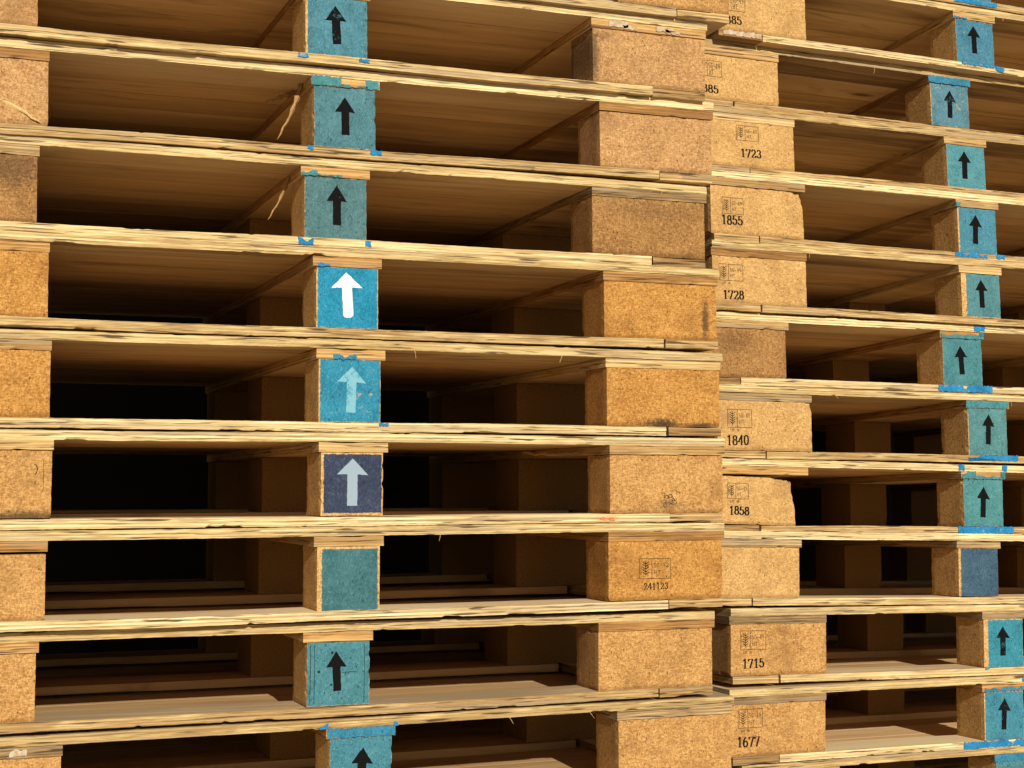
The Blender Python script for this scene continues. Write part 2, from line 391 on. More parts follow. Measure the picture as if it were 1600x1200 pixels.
# ------------------------------------------------------------------ stamped lettering (pen strokes, thick verticals)
def arc(cx, cz, rx, rz, a0, a1, n=9):
    return [(cx + rx * math.cos(R(a0 + (a1 - a0) * i / n)), cz + rz * math.sin(R(a0 + (a1 - a0) * i / n))) for i in range(n + 1)]
G = {   # unit cell 0.6 wide, 1 tall
 '0': [arc(.3, .5, .24, .5, 90, 450, 16)],
 '1': [[(.32, 0), (.32, 1)], [(.32, 1), (.12, .84)], [(.12, 0), (.52, 0)]],
 '2': [arc(.29, .73, .22, .27, 170, -25, 9) + [(.08, .04)], [(.06, .03), (.54, .03)], [(.54, .03), (.55, .2)]],
 '3': [arc(.28, .75, .2, .24, 160, -85, 9), arc(.28, .27, .25, .27, 90, -160, 10)],
 '4': [[(.42, 0), (.42, 1)], [(.42, 1), (.04, .3)], [(.04, .3), (.58, .3)], [(.3, 0), (.54, 0)]],
 '5': [[(.52, .97), (.14, .97)], [(.14, .97), (.11, .55)], arc(.28, .32, .25, .31, 130, -160, 11)],
 '6': [arc(.3, .3, .23, .3, 90, 450, 14), arc(.42, .42, .36, .57, 180, 95, 7)],
 '7': [[(.06, .97), (.55, .97)], [(.55, .97), (.24, 0)], [(.06, .97), (.05, .8)]],
 '8': [arc(.3, .76, .19, .23, 90, 450, 12), arc(.3, .27, .24, .27, 90, 450, 14)],
 '9': [arc(.3, .7, .23, .3, 90, 450, 14), arc(.18, .58, .36, .57, 0, -85, 7)],
 'S': [arc(.3, .74, .22, .25, 40, 270, 8) + arc(.3, .26, .23, .25, 90, -140, 8)],
 'G': [arc(.32, .5, .26, .5, 45, 330, 12), [(.55, .22), (.55, .48)], [(.55, .48), (.34, .48)]],
 'H': [[(.08, 0), (.08, 1)], [(.5, 0), (.5, 1)], [(.08, .5), (.5, .5)]],
 'T': [[(.3, 0), (.3, 1)], [(.04, .98), (.56, .98)]],
 'L': [[(.1, 1), (.1, 0)], [(.1, .02), (.5, .02)]], 'O': [arc(.3, .5, .24, .5, 90, 450, 14)],
 'I': [[(.3, 0), (.3, 1)]], 'D': [[(.1, 0), (.1, 1)], arc(.1, .5, .4, .49, 90, -90, 9)],
 '-': [[(.1, .45), (.5, .45)]], ' ': []}
def stroke(pts, thin, thick):
    out = []
    for (ax, az), (bx, bz) in zip(pts, pts[1:]):
        l = math.hypot(bx - ax, bz - az)
        if l < 1e-9: continue
        w = (thin + (thick - thin) * abs(bz - az) / l) / 2; nx, nz = -(bz - az) / l * w, (bx - ax) / l * w
        ex, ez = (bx - ax) / l * w * 0.5, (bz - az) / l * w * 0.5
        out.append([(ax - ex + nx, az - ez + nz), (ax - ex - nx, az - ez - nz), (bx + ex - nx, bz + ez - nz), (bx + ex + nx, bz + ez + nz)])
    return out
def text_polys(s, x, z, h, w, thin, thick, slant=0.0, jit=None):
    """text starting at x with baseline z, height h, total width w"""
    P = []; adv = w / len(s)
    for i, ch in enumerate(s):
        dz = jit.uniform(-1, 1) * h * 0.04 if jit else 0
        for st in G[ch]:
            P += stroke([(x + i * adv + q[0] / 0.6 * adv * 0.86, z + dz + q[1] * h + slant * (i * adv)) for q in st], thin, thick)
    return P
def stamp_polys(x0, x1, z0, z1, code, big=False):
    """heat-treatment stamp: box, wheat ear in the left cell, code and HT in the right"""
    lw = 0.00085; w = x1 - x0; h = z1 - z0; dv = x0 + w * 0.40
    P = []
    for a, b in (((x0, z0), (x1, z0)), ((x1, z0), (x1, z1)), ((x1, z1), (x0, z1)), ((x0, z1), (x0, z0)), ((dv, z0), (dv, z1))):
        P += stroke([a, b], lw, lw)
    cx = (x0 + dv) / 2
    P += stroke([(cx, z0 + h * .1), (cx, z1 - h * .1)], lw, lw)
    for i in range(5):
        zz = z0 + h * (.28 + .13 * i)
        for sgn in (-1, 1):
            P += stroke([(cx, zz - h * .06), (cx + sgn * w * .10, zz + h * .05)], lw * 1.5, lw * 1.7)
    P += stroke([(x0 + w * .05, z0 + h * .2), (x0 + w * .05, z1 - h * .2)], lw, lw)
    th = 0.0009 if big else 0.0007
    P += text_polys(code, dv + w * .05, z0 + h * (.52 if big else .56), h * (.34 if big else .22), w * .5, th, th)
    P += text_polys('HT', dv + w * .07, z0 + h * (.10 if big else .2), h * (.34 if big else .2), w * .22, th, th)
    return P

# ------------------------------------------------------------------ sizes of a pallet
TB, TS, TD = 0.0143, 0.0150, 0.0138          # base board, stringer, deck board
DEP = 0.92                                    # depth
NP = 9                                        # deck planks
ROWS_Y = [(0.002, 0.088), (0.400, 0.120), (0.832, 0.086)]   # block rows: start, depth
# x of the three block columns: (left, right)
XL, XM, XR = (-0.655, -0.444), (-0.050, 0.050), (0.437, 0.652)
XL_R = (-0.639, -0.426)                       # the right stack's pallets are a touch narrower on this side

ME_PLANK = [board(1.29, DEP / NP - 0.0026, TD, 100 + i, seg=6, rough=0.3, chips=0) for i in range(4)]
ME_BMID = [board(1.076, 0.10, TB, 120 + i, seg=16, rough=0.8, chips=2) for i in range(2)]
ME_BSIDE = [board(0.100, DEP, TB - 0.0003, 140 + i, seg=7, rough=1.6, chips=1) for i in range(5)]
ME_STR_M = [board(0.110, DEP, TS, 160 + i, seg=8, rough=1.2, chips=1) for i in range(4)]
ME_STR_C = [board(0.216, DEP, TS, 170 + i, seg=14, rough=1.2, chips=1) for i in range(4)]
HB = 0.097
ME_BC = [block(0.213, 0.088, HB, 10 + i) for i in range(6)]
ME_BM = [block(0.100, 0.088, HB, 30 + i) for i in range(5)]
ME_IC = [block(0.213, 0.115, HB, 50 + i, cell=0.03) for i in range(2)]
ME_IM = [block(0.100, 0.115, HB, 60 + i, cell=0.03) for i in range(2)]
ME_CHIPPED = {'R3': block(0.213, 0.088, HB, 81, chip=[(0.1065, 0.0485, 0.030, 0.010), (0.1065, 0.01, 0.02, 0.002)], rough=1.8),
              'R7': block(0.190, 0.088, HB, 82, chip=[(0.0950, 0.0485, 0.055, 0.013), (0.095, 0.0, 0.04, 0.003)], rough=2.0),
              'R6': block(0.213, 0.088, HB, 83, chip=[(0.1065, 0.0485, 0.018, 0.005)], rough=1.3)}

TEAL = (0.075, 0.270, 0.300)
# stack pose table: x of the middle block's centre, y of the front, z of the base (camera height = 0), roll slope, backward lean
POSE = {
 'L0': (0.6465, 2.2180, 0.7925, 0.0125, 0.00), 'L1': (0.6053, 2.2300, 0.6553, 0.0118, 0.00), 'L2': (0.6234, 2.2420, 0.5153, 0.0135, 0.00),
 'L3': (0.6109, 2.2470, 0.3726, 0.0085, 0.00), 'L4': (0.6285, 2.2400, 0.2337, 0.0060, 0.00), 'L5': (0.6341, 2.2430, 0.0888, 0.0030, 0.00),
 'L6': (0.6389, 2.2430, -0.0546, 0.0015, 0.00), 'L7': (0.6327, 2.2370, -0.1981, 0.0030, 0.00), 'L8': (0.6236, 2.2580, -0.3438, -0.0010, 0.00),
 'L9': (0.6615, 2.2620, -0.4906, 0.0000, 0.00), 'L10': (0.6515, 2.2450, -0.6321, 0.0000, 0.00),
 'Ra': (2.1122, 2.5816, 1.0381, -0.0090, 3.50), 'R0': (2.1122, 2.5756, 0.8966, -0.0080, 3.30), 'R1': (2.0571, 2.5944, 0.7601, -0.0060, 3.02),
 'R2': (2.0761, 2.5689, 0.6233, -0.0030, 2.74), 'R3': (2.0808, 2.5441, 0.4798, -0.0050, 2.46), 'R4': (2.0767, 2.5320, 0.3433, -0.0050, 2.18),
 'R5': (2.0315, 2.5386, 0.2010, -0.0030, 1.90), 'R6': (2.0790, 2.5239, 0.0563, -0.0070, 1.62), 'R7': (2.0623, 2.5219, -0.0901, -0.0140, 1.34),
 'R8': (2.0369, 2.5116, -0.2315, -0.0200, 1.06), 'R9': (2.0931, 2.5079, -0.3757, -0.0150, 0.78), 'R10': (2.0835, 2.4990, -0.5197, -0.0070, 0.50),
 'R11': (2.1103, 2.5000, -0.6612, -0.0050, 0.30)}
ORDER_L = ['L%d' % i for i in range(11)]; ORDER_R = ['Ra'] + ['R%d' % i for i in range(12)]

# middle block: paint colour, wear, bare border (left, right, bottom, top), arrow (colour, wear, big)
BLK, WHT = (0.007, 0.007, 0.007), (0.72, 0.70, 0.65)
PAINT = {
 'L0': (TEAL, 0.2, (0, 0, 0, 0), (BLK, 0.2, 0)),
 'L1': ((0.070, 0.275, 0.330), 0.22, (0.004, 0, 0.002, 0), (BLK, 0.38, 0)),
 'L2': ((0.075, 0.250, 0.275), 0.15, (0.001, 0, 0.001, 0), (BLK, 0.15, 0)),
 'L3': ((0.080, 0.225, 0.225), 0.20, (0.001, 0, 0.001, 0), (BLK, 0.30, 0)),
 'L4': ((0.012, 0.310, 0.480), 0.05, (0.003, 0.002, 0.001, 0.001), (WHT, 0.0, 1)),
 'L5': ((0.025, 0.305, 0.440), 0.36, (0.003, 0.001, 0.001, 0), ((0.17, 0.37, 0.45), 0.50, 1)),
 'L6': ((0.036, 0.060, 0.110), 0.02, (0.005, 0.003, 0.0045, 0.003), ((0.25, 0.32, 0.38), 0.15, 1)),
 'L7': ((0.050, 0.195, 0.205), 0.15, (0.008, 0.004, 0.0, 0.004), None),
 'L8': ((0.065, 0.270, 0.300), 0.25, (0.001, 0.001, 0.001, 0.0), (BLK, 0.22, 0)),
 'L9': ((0.060, 0.280, 0.330), 0.15, (0.001, 0.001, 0, 0), (BLK, 0.18, 0)),
 'R0': ((0.060, 0.255, 0.345), 0.30, (0.001, 0, 0, 0.001), (BLK, 0.12, 0)),
 'R1': ((0.095, 0.280, 0.330), 0.38, (0.002, 0.001, 0.001, 0), (BLK, 0.36, 0)),
 'R2': ((0.085, 0.330, 0.360), 0.10, (0.001, 0, 0.001, 0), (BLK, 0.15, 0)),
 'R3': ((0.065, 0.290, 0.365), 0.20, (0.004, 0, 0, 0.001), (BLK, 0.18, 0)),
 'R4': ((0.085, 0.290, 0.300), 0.15, (0.013, 0, 0.002, 0.001), (BLK, 0.16, 0)),
 'R5': ((0.065, 0.275, 0.285), 0.12, (0.001, 0, 0, 0), (BLK, 0.18, 0)),
 'R6': ((0.085, 0.290, 0.280), 0.28, (0.002, 0, 0, 0), (BLK, 0.22, 0)),
 'R7': ((0.075, 0.310, 0.300), 0.15, (0.001, 0, 0, 0), (BLK, 0.18, 0)),
 'R8': ((0.048, 0.125, 0.180), 0.08, (0.006, 0, 0, 0), None),
 'R9': ((0.035, 0.300, 0.370), 0.12, (0.011, 0.001, 0, 0.002), (BLK, 0.42, 0)),
 'R10': ((0.050, 0.285, 0.365), 0.34, (0.003, 0.001, 0, 0.002), (BLK, 0.38, 0)),
 'R11': (TEAL, 0.2, (0, 0, 0, 0), None), 'L10': (TEAL, 0.2, (0, 0, 0, 0), None), 'Ra': (TEAL, 0.2, (0, 0, 0, 0), None)}
LABEL = {
 'L0': 'topmost pallet of the left stack, its right corner jutting out at the top edge',
 'L1': 'second pallet from the top of the left stack, white smears over its right block',
 'L2': 'left stack pallet whose blue cap above the teal block has a bare patch',
 'L3': 'left stack pallet with greyish teal arrow block, right above the white arrow pallet',
 'L4': 'pallet with clean white arrow on a bright blue block',
 'L5': 'pallet with scuffed bright blue block and faded pale blue arrow',
 'L6': 'pallet with dark navy block carrying a pale arrow',
 'L7': 'left stack pallet with plain teal block without arrow, right block stamped 241123',
 'L8': 'left stack pallet whose teal arrow block has dark pits, below the arrowless one',
 'L9': 'lowest pallet showing in the left stack, its blue arrow block cut by the picture edge',
 'L10': 'bottom pallet of the left stack, resting on the ground under the others',
 'Ra': 'uppermost pallet of the right stack, only its blue-painted base edge showing',
 'R0': 'right stack pallet at the top, blue arrow block and number ending 85 half hidden',
 'R1': 'right stack pallet with faded smeared arrow, set back under a dark shadow, number ending 885',
 'R2': 'right stack pallet stamped 1723 on its pale corner block',
 'R3': 'right stack pallet stamped 1855, its corner block chipped on the right',
 'R4': 'right stack pallet stamped 1728, resting on the one with the plain brown corner block',
 'R5': 'right stack pallet with an unstamped brown corner block, between 1728 and 1840',
 'R6': 'right stack pallet stamped 1840, directly under the one with the plain brown corner block',
 'R7': 'right stack pallet stamped 1858, its corner block crumbled under a gap',
 'R8': 'right stack pallet with slate blue block without arrow',
 'R9': 'right stack pallet stamped 1715, directly under the slate blue one',
 'R10': 'right stack pallet stamped 1677 with a wide bright blue stripe on its base',
 'R11': 'lowest pallet of the right stack, only its deck edge showing at the bottom'}
TONE_R = {'L0': 'gold', 'L1': 'pink', 'L2': 'pink', 'L3': 'brown', 'L4': 'orange', 'L5': 'orange', 'L6': 'gold', 'L7': 'orange', 'L8': 'gold', 'L9': 'gold'}
TONE_L = {'L1': 'pink', 'L2': 'pink', 'L3': 'brown', 'L4': 'orange', 'L5': 'orange', 'L6': 'gold', 'L7': 'gold', 'L8': 'gold', 'L9': 'gold',
          'R0': 'yellow', 'R1': 'yellow', 'R2': 'yellow', 'R3': 'yellow', 'R4': 'yellow', 'R5': 'brown', 'R6': 'yellow', 'R7': 'yellow', 'R8': 'yellow', 'R9': 'gold', 'R10': 'gold'}
STAIN_R = {'L1': ((-0.104, 0.0, 0.012, 0.07, 0.7), (-0.085, 0.035, 0.02, 0.012, 0.4)), 'L4': ((0.084, -0.012, 0.009, 0.045, 0.75),),
           'L5': ((-0.004, -0.044, 0.040, 0.012, 0.9), (0.07, -0.046, 0.035, 0.007, 0.75)), 'L3': ((0.0, 0.03, 0.12, 0.02, 0.25),),
           'L6': ((0.0, -0.035, 0.03, 0.012, 0.35),)}
STAIN_L = {'L3': ((0.06, 0.03, 0.08, 0.04, 0.55),), 'L6': ((0.07, -0.046, 0.06, 0.012, 0.7),), 'R5': ((-0.03, 0.02, 0.05, 0.03, 0.35),)}
STR_MID = {'L1': 0, 'L2': 0, 'L3': 0, 'L4': 0, 'L5': 0, 'L6': 1, 'L7': 1, 'L8': 0, 'R0': 1, 'R2': 1, 'R3': 1, 'R4': 1, 'R8': 2, 'R9': 2}
STR_SIDE = {'L1': 0, 'L2': 0, 'L3': 2, 'L4': 0, 'L5': 1, 'L6': 1, 'L7': 0, 'L8': 0, 'L9': 2, 'R0': 1, 'R1': 0, 'R2': 1, 'R3': 1, 'R4': 0,
            'R5': 1, 'R6': 2, 'R7': 0, 'R8': 2, 'R9': 2, 'R10': 2}
# stamps on corner blocks: pallet -> (side, box x0,x1,z0,z1, code, big, number, num x, num w, num z, num h) in pallet coordinates
STAMP = {
 'R0': ('l', -0.622, -0.569, 0.0560, 0.0900, 'SG-49', 1, '1885', -0.626, 0.050, 0.0285, 0.0165),
 'R1': ('l', -0.612, -0.5586, 0.0610, 0.0945, 'SG-49', 1, '1885', -0.615, 0.050, 0.0255, 0.0165),
 'R2': ('l', -0.5594, -0.5092, 0.0690, 0.1005, 'SG-49', 0, '1723', -0.5510, 0.049, 0.0345, 0.0165),
 'R3': ('l', -0.6128, -0.5658, 0.0560, 0.0880, 'SG-49', 0, '1855', -0.6150, 0.049, 0.0345, 0.0180),
 'R4': ('l', -0.6242, -0.5713, 0.0585, 0.0920, 'SG-49', 0, '1728', -0.6165, 0.048, 0.0215, 0.0170),
 'R6': ('l', -0.6160, -0.5627, 0.0590, 0.0935, 'SG-49', 0, '1840', -0.6185, 0.050, 0.0255, 0.0180),
 'R7': ('l', -0.6035, -0.5575, 0.0660, 0.0970, 'SG-49', 0, '1858', -0.5990, 0.045, 0.0345, 0.0165),
 'R9': ('l', -0.6179, -0.5624, 0.0640, 0.0990, 'SG-49', 0, '1715', -0.6135, 0.049, 0.0300, 0.0165),
 'R10': ('l', -0.6195, -0.5672, 0.0680, 0.1025, 'SG-49', 0, '1677', -0.6220, 0.050, 0.0335, 0.0175),
 'L7': ('r', 0.4947, 0.5526, 0.0500, 0.0825, 'SG-72', 0, '241123', 0.5026, 0.046, 0.0325, 0.0100)}
BRIGHT = (0.010, 0.230, 0.520)
# paint that ran on to boards: pallet -> list of (part, x0, x1, v0, v1, colour key, bites); part b base, d deck, c cap; v = 0..1 of its height
RUNS = {
 'L1': [('b', -0.062, -0.046, 0.55, 1.0, 'B', 0), ('b', 0.036, 0.052, 0.6, 1.0, 'B', 0)],
 'L2': [('c', -0.054, -0.006, 0.02, 0.98, 'T', 0), ('c', 0.034, 0.054, 0.02, 0.96, 'T', 0), ('c', -0.008, 0.036, 0.02, 0.32, 'T', 2), ('b', -0.060, -0.052, 0.6, 1, 'B', 0), ('b', 0.040, 0.058, 0.45, 1, 'B', 0)],
 'L3': [('c', -0.054, -0.030, 0.0, 0.55, 'T', 1), ('c', -0.030, 0.010, 0.0, 0.22, 'T', 1), ('b', -0.060, -0.036, 0.25, 1.0, 'B', 1), ('b', 0.046, 0.056, 0.4, 1, 'B', 0)],
 'L4': [('c', -0.048, -0.028, 0.0, 0.3, 'B', 1)],
 'L5': [('c', -0.026, 0.010, 0.0, 0.5, 'S', 1), ('b', 0.046, 0.062, 0.7, 1.0, 'B', 0)],
 'L9': [('c', -0.054, 0.054, 0.02, 0.98, 'S', 0), ('d', -0.066, -0.052, 0.0, 0.5, 'B', 1), ('d', 0.052, 0.058, 0.0, 0.3, 'B', 0)],
 'Ra': [('b', -0.052, 0.060, 0.3, 1.0, 'B', 0)],
 'R0': [('b', -0.040, 0.050, 0.72, 1.0, 'B', 0), ('b', 0.050, 0.072, 0.35, 1.0, 'B', 0), ('c', -0.054, -0.02, 0.0, 0.25, 'B', 1)],
 'R1': [('c', -0.054, 0.055, 0.02, 0.98, 'S', 0)],
 'R3': [('b', -0.062, 0.020, 0.35, 1.0, 'B', 2), ('b', 0.044, 0.066, 0.4, 1, 'B', 0), ('c', -0.054, -0.044, 0, 0.6, 'T', 0)],
 'R5': [('c', -0.054, 0.054, 0.0, 0.52, 'T', 1), ('c', 0.044, 0.055, 0.4, 1.0, 'S', 0), ('d', 0.030, 0.056, 0.1, 1.0, 'B', 0), ('b', -0.066, 0.070, 0.03, 0.98, 'B', 1)],
 'R6': [('c', -0.054, 0.054, 0.02, 0.98, 'T', 0), ('b', -0.052, 0.074, 0.25, 1.0, 'B', 3)],
 'R7': [('c', -0.054, -0.02, 0.02, 0.98, 'T', 1), ('c', 0.044, 0.054, 0.0, 0.98, 'T', 0), ('c', -0.02, 0.044, 0.0, 0.4, 'T', 2), ('b', -0.068, 0.072, 0.05, 0.98, 'B', 0),
        ('d', -0.062, -0.048, 0.1, 0.95, 'B', 0), ('d', 0.048, 0.060, 0.1, 0.95, 'B', 0)],
 'R9': [('b', -0.050, -0.040, 0.8, 1.0, 'T', 0)],
 'R10': [('c', -0.05, 0.054, 0.0, 0.5, 'S', 3), ('b', -0.104, 0.10, 0.08, 0.97, 'B', 1), ('d', 0.046, 0.060, 0.1, 0.9, 'B', 0)],
 'R11': [('c', -0.054, 0.054, 0.02, 0.98, 'S', 1)]}
RUNMAT = {'B': worn_paint('run_bright_blue', (0.010, 0.175, 0.370), wear=0.38), 'T': worn_paint('run_teal', (0.048, 0.190, 0.215), wear=0.15),
          'S': worn_paint('run_sea_blue', (0.024, 0.165, 0.265), wear=0.15), 'W': ink_mat((0.46, 0.41, 0.33), (0.36, 0.20, 0.075), 0.68),
          'P': ink_mat((0.55, 0.11, 0.06), (0.60, 0.44, 0.18), 0.52)}
M_INCHIP = flat_mat('inner_chip_board', (0.27, 0.148, 0.048), 0.9, 0.45, 420)  # same chip board, colour darkened for the shade deep inside
INKB = ink_mat((0.020, 0.017, 0.014), (0.40, 0.24, 0.09), 0.12)
INKS = ink_mat((0.022, 0.018, 0.014), (0.45, 0.27, 0.10), 0.34)

def arrow_poly(rnd, big, hz):
    """up arrow outline in block coordinates (x, z about the block centre)"""
    top, bot = (0.036, -0.034) if big else (0.033, -0.028)
    hw, hh, sw = (0.0240, 0.0235, 0.0078) if big else (0.0168, 0.0240, 0.0066)
    p = [(-sw, bot), (sw, bot), (sw, top - hh), (hw, top - hh - 0.001), (0.0, top), (-hw, top - hh), (-sw, top - hh)]
    if big and hz: p = [(-sw, bot + 0.003), (-sw + 0.002, bot + 0.0008), (-sw + 0.004, bot), (sw - 0.004, bot), (sw - 0.002, bot + 0.0008), (sw, bot + 0.003)] + p[2:]
    out = []
    for a, b in zip(p, p[1:] + p[:1]):
        n = max(1, int(math.hypot(b[0] - a[0], b[1] - a[1]) / 0.004))
        for i in range(n):
            j = 0.0 if i == 0 and n > 2 else 0.00035
            out.append((a[0] + (b[0] - a[0]) * i / n + rnd.uniform(-j, j), a[1] + (b[1] - a[1]) * i / n + rnd.uniform(-j, j)))
    return out

def splinter_mesh(L, w, seed):
    rnd = random.Random(seed); v = []; f = []; n = 9
    for i in range(n + 1):
        u = i / n; ww = w * (1 - u) ** 0.6 * rnd.uniform(0.45, 1.1) + 0.0003; c = (L * u, math.sin(u * 2.2 + seed) * L * 0.05, -L * 0.12 * u * u * rnd.uniform(0.7, 1.3))
        v += [(c[0], c[1], c[2] + ww / 2), (c[0], c[1] - ww * 0.35, c[2]), (c[0], c[1], c[2] - ww / 2), (c[0], c[1] + ww * 0.35, c[2])]
    for i in range(n):
        for k in range(4): f.append((i * 4 + k, i * 4 + (k + 1) % 4, i * 4 + 4 + (k + 1) % 4, i * 4 + 4 + k))
    f += [(3, 2, 1, 0), tuple(n * 4 + k for k in range(4))]
    return mesh('splinter', v, f)
M_SPD = flat_mat('torn_stringer_wood', (0.36, 0.205, 0.080), 0.9, 0.4, 250)
M_SPL = flat_mat('splinter_wood', (0.62, 0.44, 0.19), 0.85, 0.3, 400)

# ------------------------------------------------------------------ the pallets
def build_pallet(key, above):
    xc, y0, zb, slope, lean = POSE[key]
    rnd = random.Random(sum(ord(c) * 31 ** i for i, c in enumerate(key)))
    root = bpy.data.objects.new('wooden_pallet', None); COL.objects.link(root); root.empty_display_size = 0.1
    root.location = (xc, y0, zb + ZO); root.rotation_euler = (-R(lean), -math.atan(slope), 0)
    left = key[0] == 'L'
    root['label'] = LABEL[key]; root['category'] = 'pallet'
    root['group'] = 'pallets of the left stack' if left else 'pallets of the right stack'
    pitch = (POSE[above][2] - zb) if above else 0.1415
    hb = max(0.0915, min(0.0975, pitch - 0.0006 - TB - TS - TD)); sz = hb / HB
    shown = key not in ('L10',)
    zs = TB + hb; zd = zs + TS
    parts = {}
    XA = XL if left else XL_R; xs = 0.0 if left else 0.016
    # base: front board between the two side boards, then middle and rear boards
    fb = link('base_board', board(1.094 - xs, 0.092, TB, rnd.random(), seg=190, rough=1.2, chips=5, bow=0.0014), M_BASE, root, (xs / 2, rnd.uniform(-.001, .001), 0))
    parts['b'] = fb
    for y in (ROWS_Y[1][0] - 0.008, DEP - 0.102): link('base_board', rnd.choice(ME_BMID), M_INNER, root, (xs / 2, y, 0))
    for x in (-0.600, 0.600): parts['e0' if x < 0 else 'e1'] = link('base_board', rnd.choice(ME_BSIDE), M_ENDS, root, (x + (xs if x < 0 else 0) + rnd.uniform(-.001, .001), rnd.uniform(-0.002, 0.003), 0.0001))
    # blocks
    for ri, (ry, rd) in enumerate(ROWS_Y):
        for ci, (xa, xb) in enumerate((XA, XM, XR)):
            cx = (xa + xb) / 2 + (rnd.uniform(-0.002, 0.002) if ri else 0)
            if ri == 0:
                if ci == 1:
                    rgb, wear, bd, arrow = PAINT[key]; rgb = (rgb[0] * 0.72, rgb[1] * 0.625, rgb[2] * 0.675)
                    mat = worn_paint('painted_block', rgb, wear=wear, border=(*bd, 0.050, HB / 2))
                    me = rnd.choice(ME_BM)
                    b = link('block', me.copy(), mat, root, (cx, ry, TB + hb / 2)); b.scale = (1, 1, sz)
                    if arrow:
                        acol, aw, big = arrow
                        am = slabs([arrow_poly(rnd, big, key == 'L4')], 0.0005)
                        ao = link('arrow', am, ink_mat(acol, rgb, aw), b, (rnd.uniform(-0.004, 0.003) - (0.001 if not big else 0), 0.0002, 0.002 + rnd.uniform(-0.003, 0.002)), (0, R(rnd.uniform(-3.0, 3.5)), 0)); ao.scale = (rnd.uniform(0.94, 1.05), 1, rnd.uniform(0.95, 1.04))
                    if key == 'L8':                     # pits and a scratch
                        P = [[(px + r_ * math.cos(a), pz + r_ * math.sin(a)) for a in (0, .9, 1.8, 2.7, 3.6, 4.5, 5.4)] for px, pz, r_ in
                             ((-0.010, 0.032, 0.0022), (-0.031, 0.004, 0.0022), (-0.011, -0.016, 0.0018), (-0.022, -0.028, 0.001), (-0.036, 0.022, 0.0009), (0.026, -0.018, 0.0009))]
                        P += stroke([(0.006, 0.0015), (0.018, 0.0022), (0.029, 0.0018)], 0.0009, 0.0009)
                        for gx in (-0.0445, -0.038, 0.0405): P += stroke([(gx, 0.044), (gx + 0.0004, 0.0), (gx - 0.0002, -0.044)], 0.0008, 0.0008)
                        link('pit', slabs(P, 0.0003), INKB, b, (0, 0.0002, 0))
                else:
                    side_r = ci == 2
                    tone = (TONE_R if side_r else TONE_L).get(key, 'gold')
                    st = (STAIN_R if side_r else STAIN_L).get(key, ())
                    mat = chip_mat(tone, st)
                    me = ME_CHIPPED[key] if (not side_r and key in ME_CHIPPED) else rnd.choice(ME_BC)
                    if key == 'R7' and not side_r: cx -= 0.012
                    b = link('block', me.copy(), mat, root, (cx, ry, TB + hb / 2)); b.scale = (1, 1, sz)
                    if key == 'R7' and not side_r: b.scale = (1, 1, sz * 0.955); b.location.z -= hb * 0.022; b.rotation_euler = (0, R(1.2), 0)
                    if key in STAMP and (STAMP[key][0] == 'r') == side_r:
                        _, x0, x1, z0, z1, code, big, num, nx, nw, nz, nh = STAMP[key]
                        oz = TB + hb / 2
                        P = stamp_polys(x0 - cx, x1 - cx, z0 - oz, z1 - oz, code, big)
                        if key in ('R4', 'R6', 'R7', 'R9', 'R10'):
                            P += text_polys('LOT ID', x0 - cx + 0.006, z0 - oz - 0.0075, 0.0042, 0.019, 0.0007, 0.0007)
                        link('stamp', slabs(P, 0.0004), INKB if (big or key in ('R4', 'R6')) else INKS, b, (0, 0.0002, 0))
                        th = 0.0036 if len(num) == 4 else 0.0017
                        link('number', slabs(text_polys(num, nx - cx, nz - oz, nh, nw, 0.0012 if len(num) == 4 else 0.0009, th, jit=rnd), 0.0004),
                             ink_mat((0.016, 0.014, 0.012), (0.40, 0.24, 0.09), rnd.choice((0.12, 0.22, 0.30))), b, (0, 0.0002, 0))
                    if key == 'L7' and not side_r: b.scale = (1, 1, sz * 0.965); b.location.z -= hb * 0.0165
                    if key == 'L6' and not side_r:      # edge of a rounded stamp
                        q = [(0.092, -0.012), (0.0935, -0.0105), (0.0945, -0.008), (0.0945, 0.032), (0.0935, 0.035), (0.092, 0.036)]
                        link('stamp', slabs(stroke(q, 0.0006, 0.0006) + stroke(arc(0.080, 0.021, 0.006, 0.008, 70, -60, 6), 0.0009, 0.0011), 0.0004), INKS, b, (0, 0.0002, 0))
                    if key == 'L6' and side_r:          # smudged scribble
                        P = []
                        for i in range(16):
                            ax, az = 0.0 + rnd.uniform(-0.013, 0.013), -0.026 + rnd.uniform(-0.012, 0.014)
                            P += stroke(arc(ax, az, rnd.uniform(0.002, 0.006), rnd.uniform(0.001, 0.004), rnd.uniform(0, 360), rnd.uniform(360, 560), 6), 0.0005, 0.0008)
                        link('scribble', slabs(P, 0.0004), INKS, b, (0, 0.0002, 0))
                parts['block%d' % ci] = b
            else:
                me = rnd.choice(ME_IM if ci == 1 else ME_IC)
                b = link('block', me, M_INCHIP, root, (cx, ry, TB + hb / 2)); b.scale = (1, rd / 0.115, sz)
    # stringers
    for ci, (xa, xb) in enumerate((XA, XM, XR)):
        cx = (xa + xb) / 2
        tone = STR_MID.get(key, 0) if ci == 1 else STR_SIDE.get(key, 0)
        s = link('stringer', rnd.choice(ME_STR_M if ci == 1 else ME_STR_C).copy(), M_STR[tone], root,
                 (cx + rnd.uniform(-0.0015, 0.002), rnd.uniform(-0.001, 0.002), zs + 0.0002))
        if key == 'R5' and ci == 0: s.scale = (1.02, 1, 1)
        parts['c' if ci == 1 else 's%d' % ci] = s
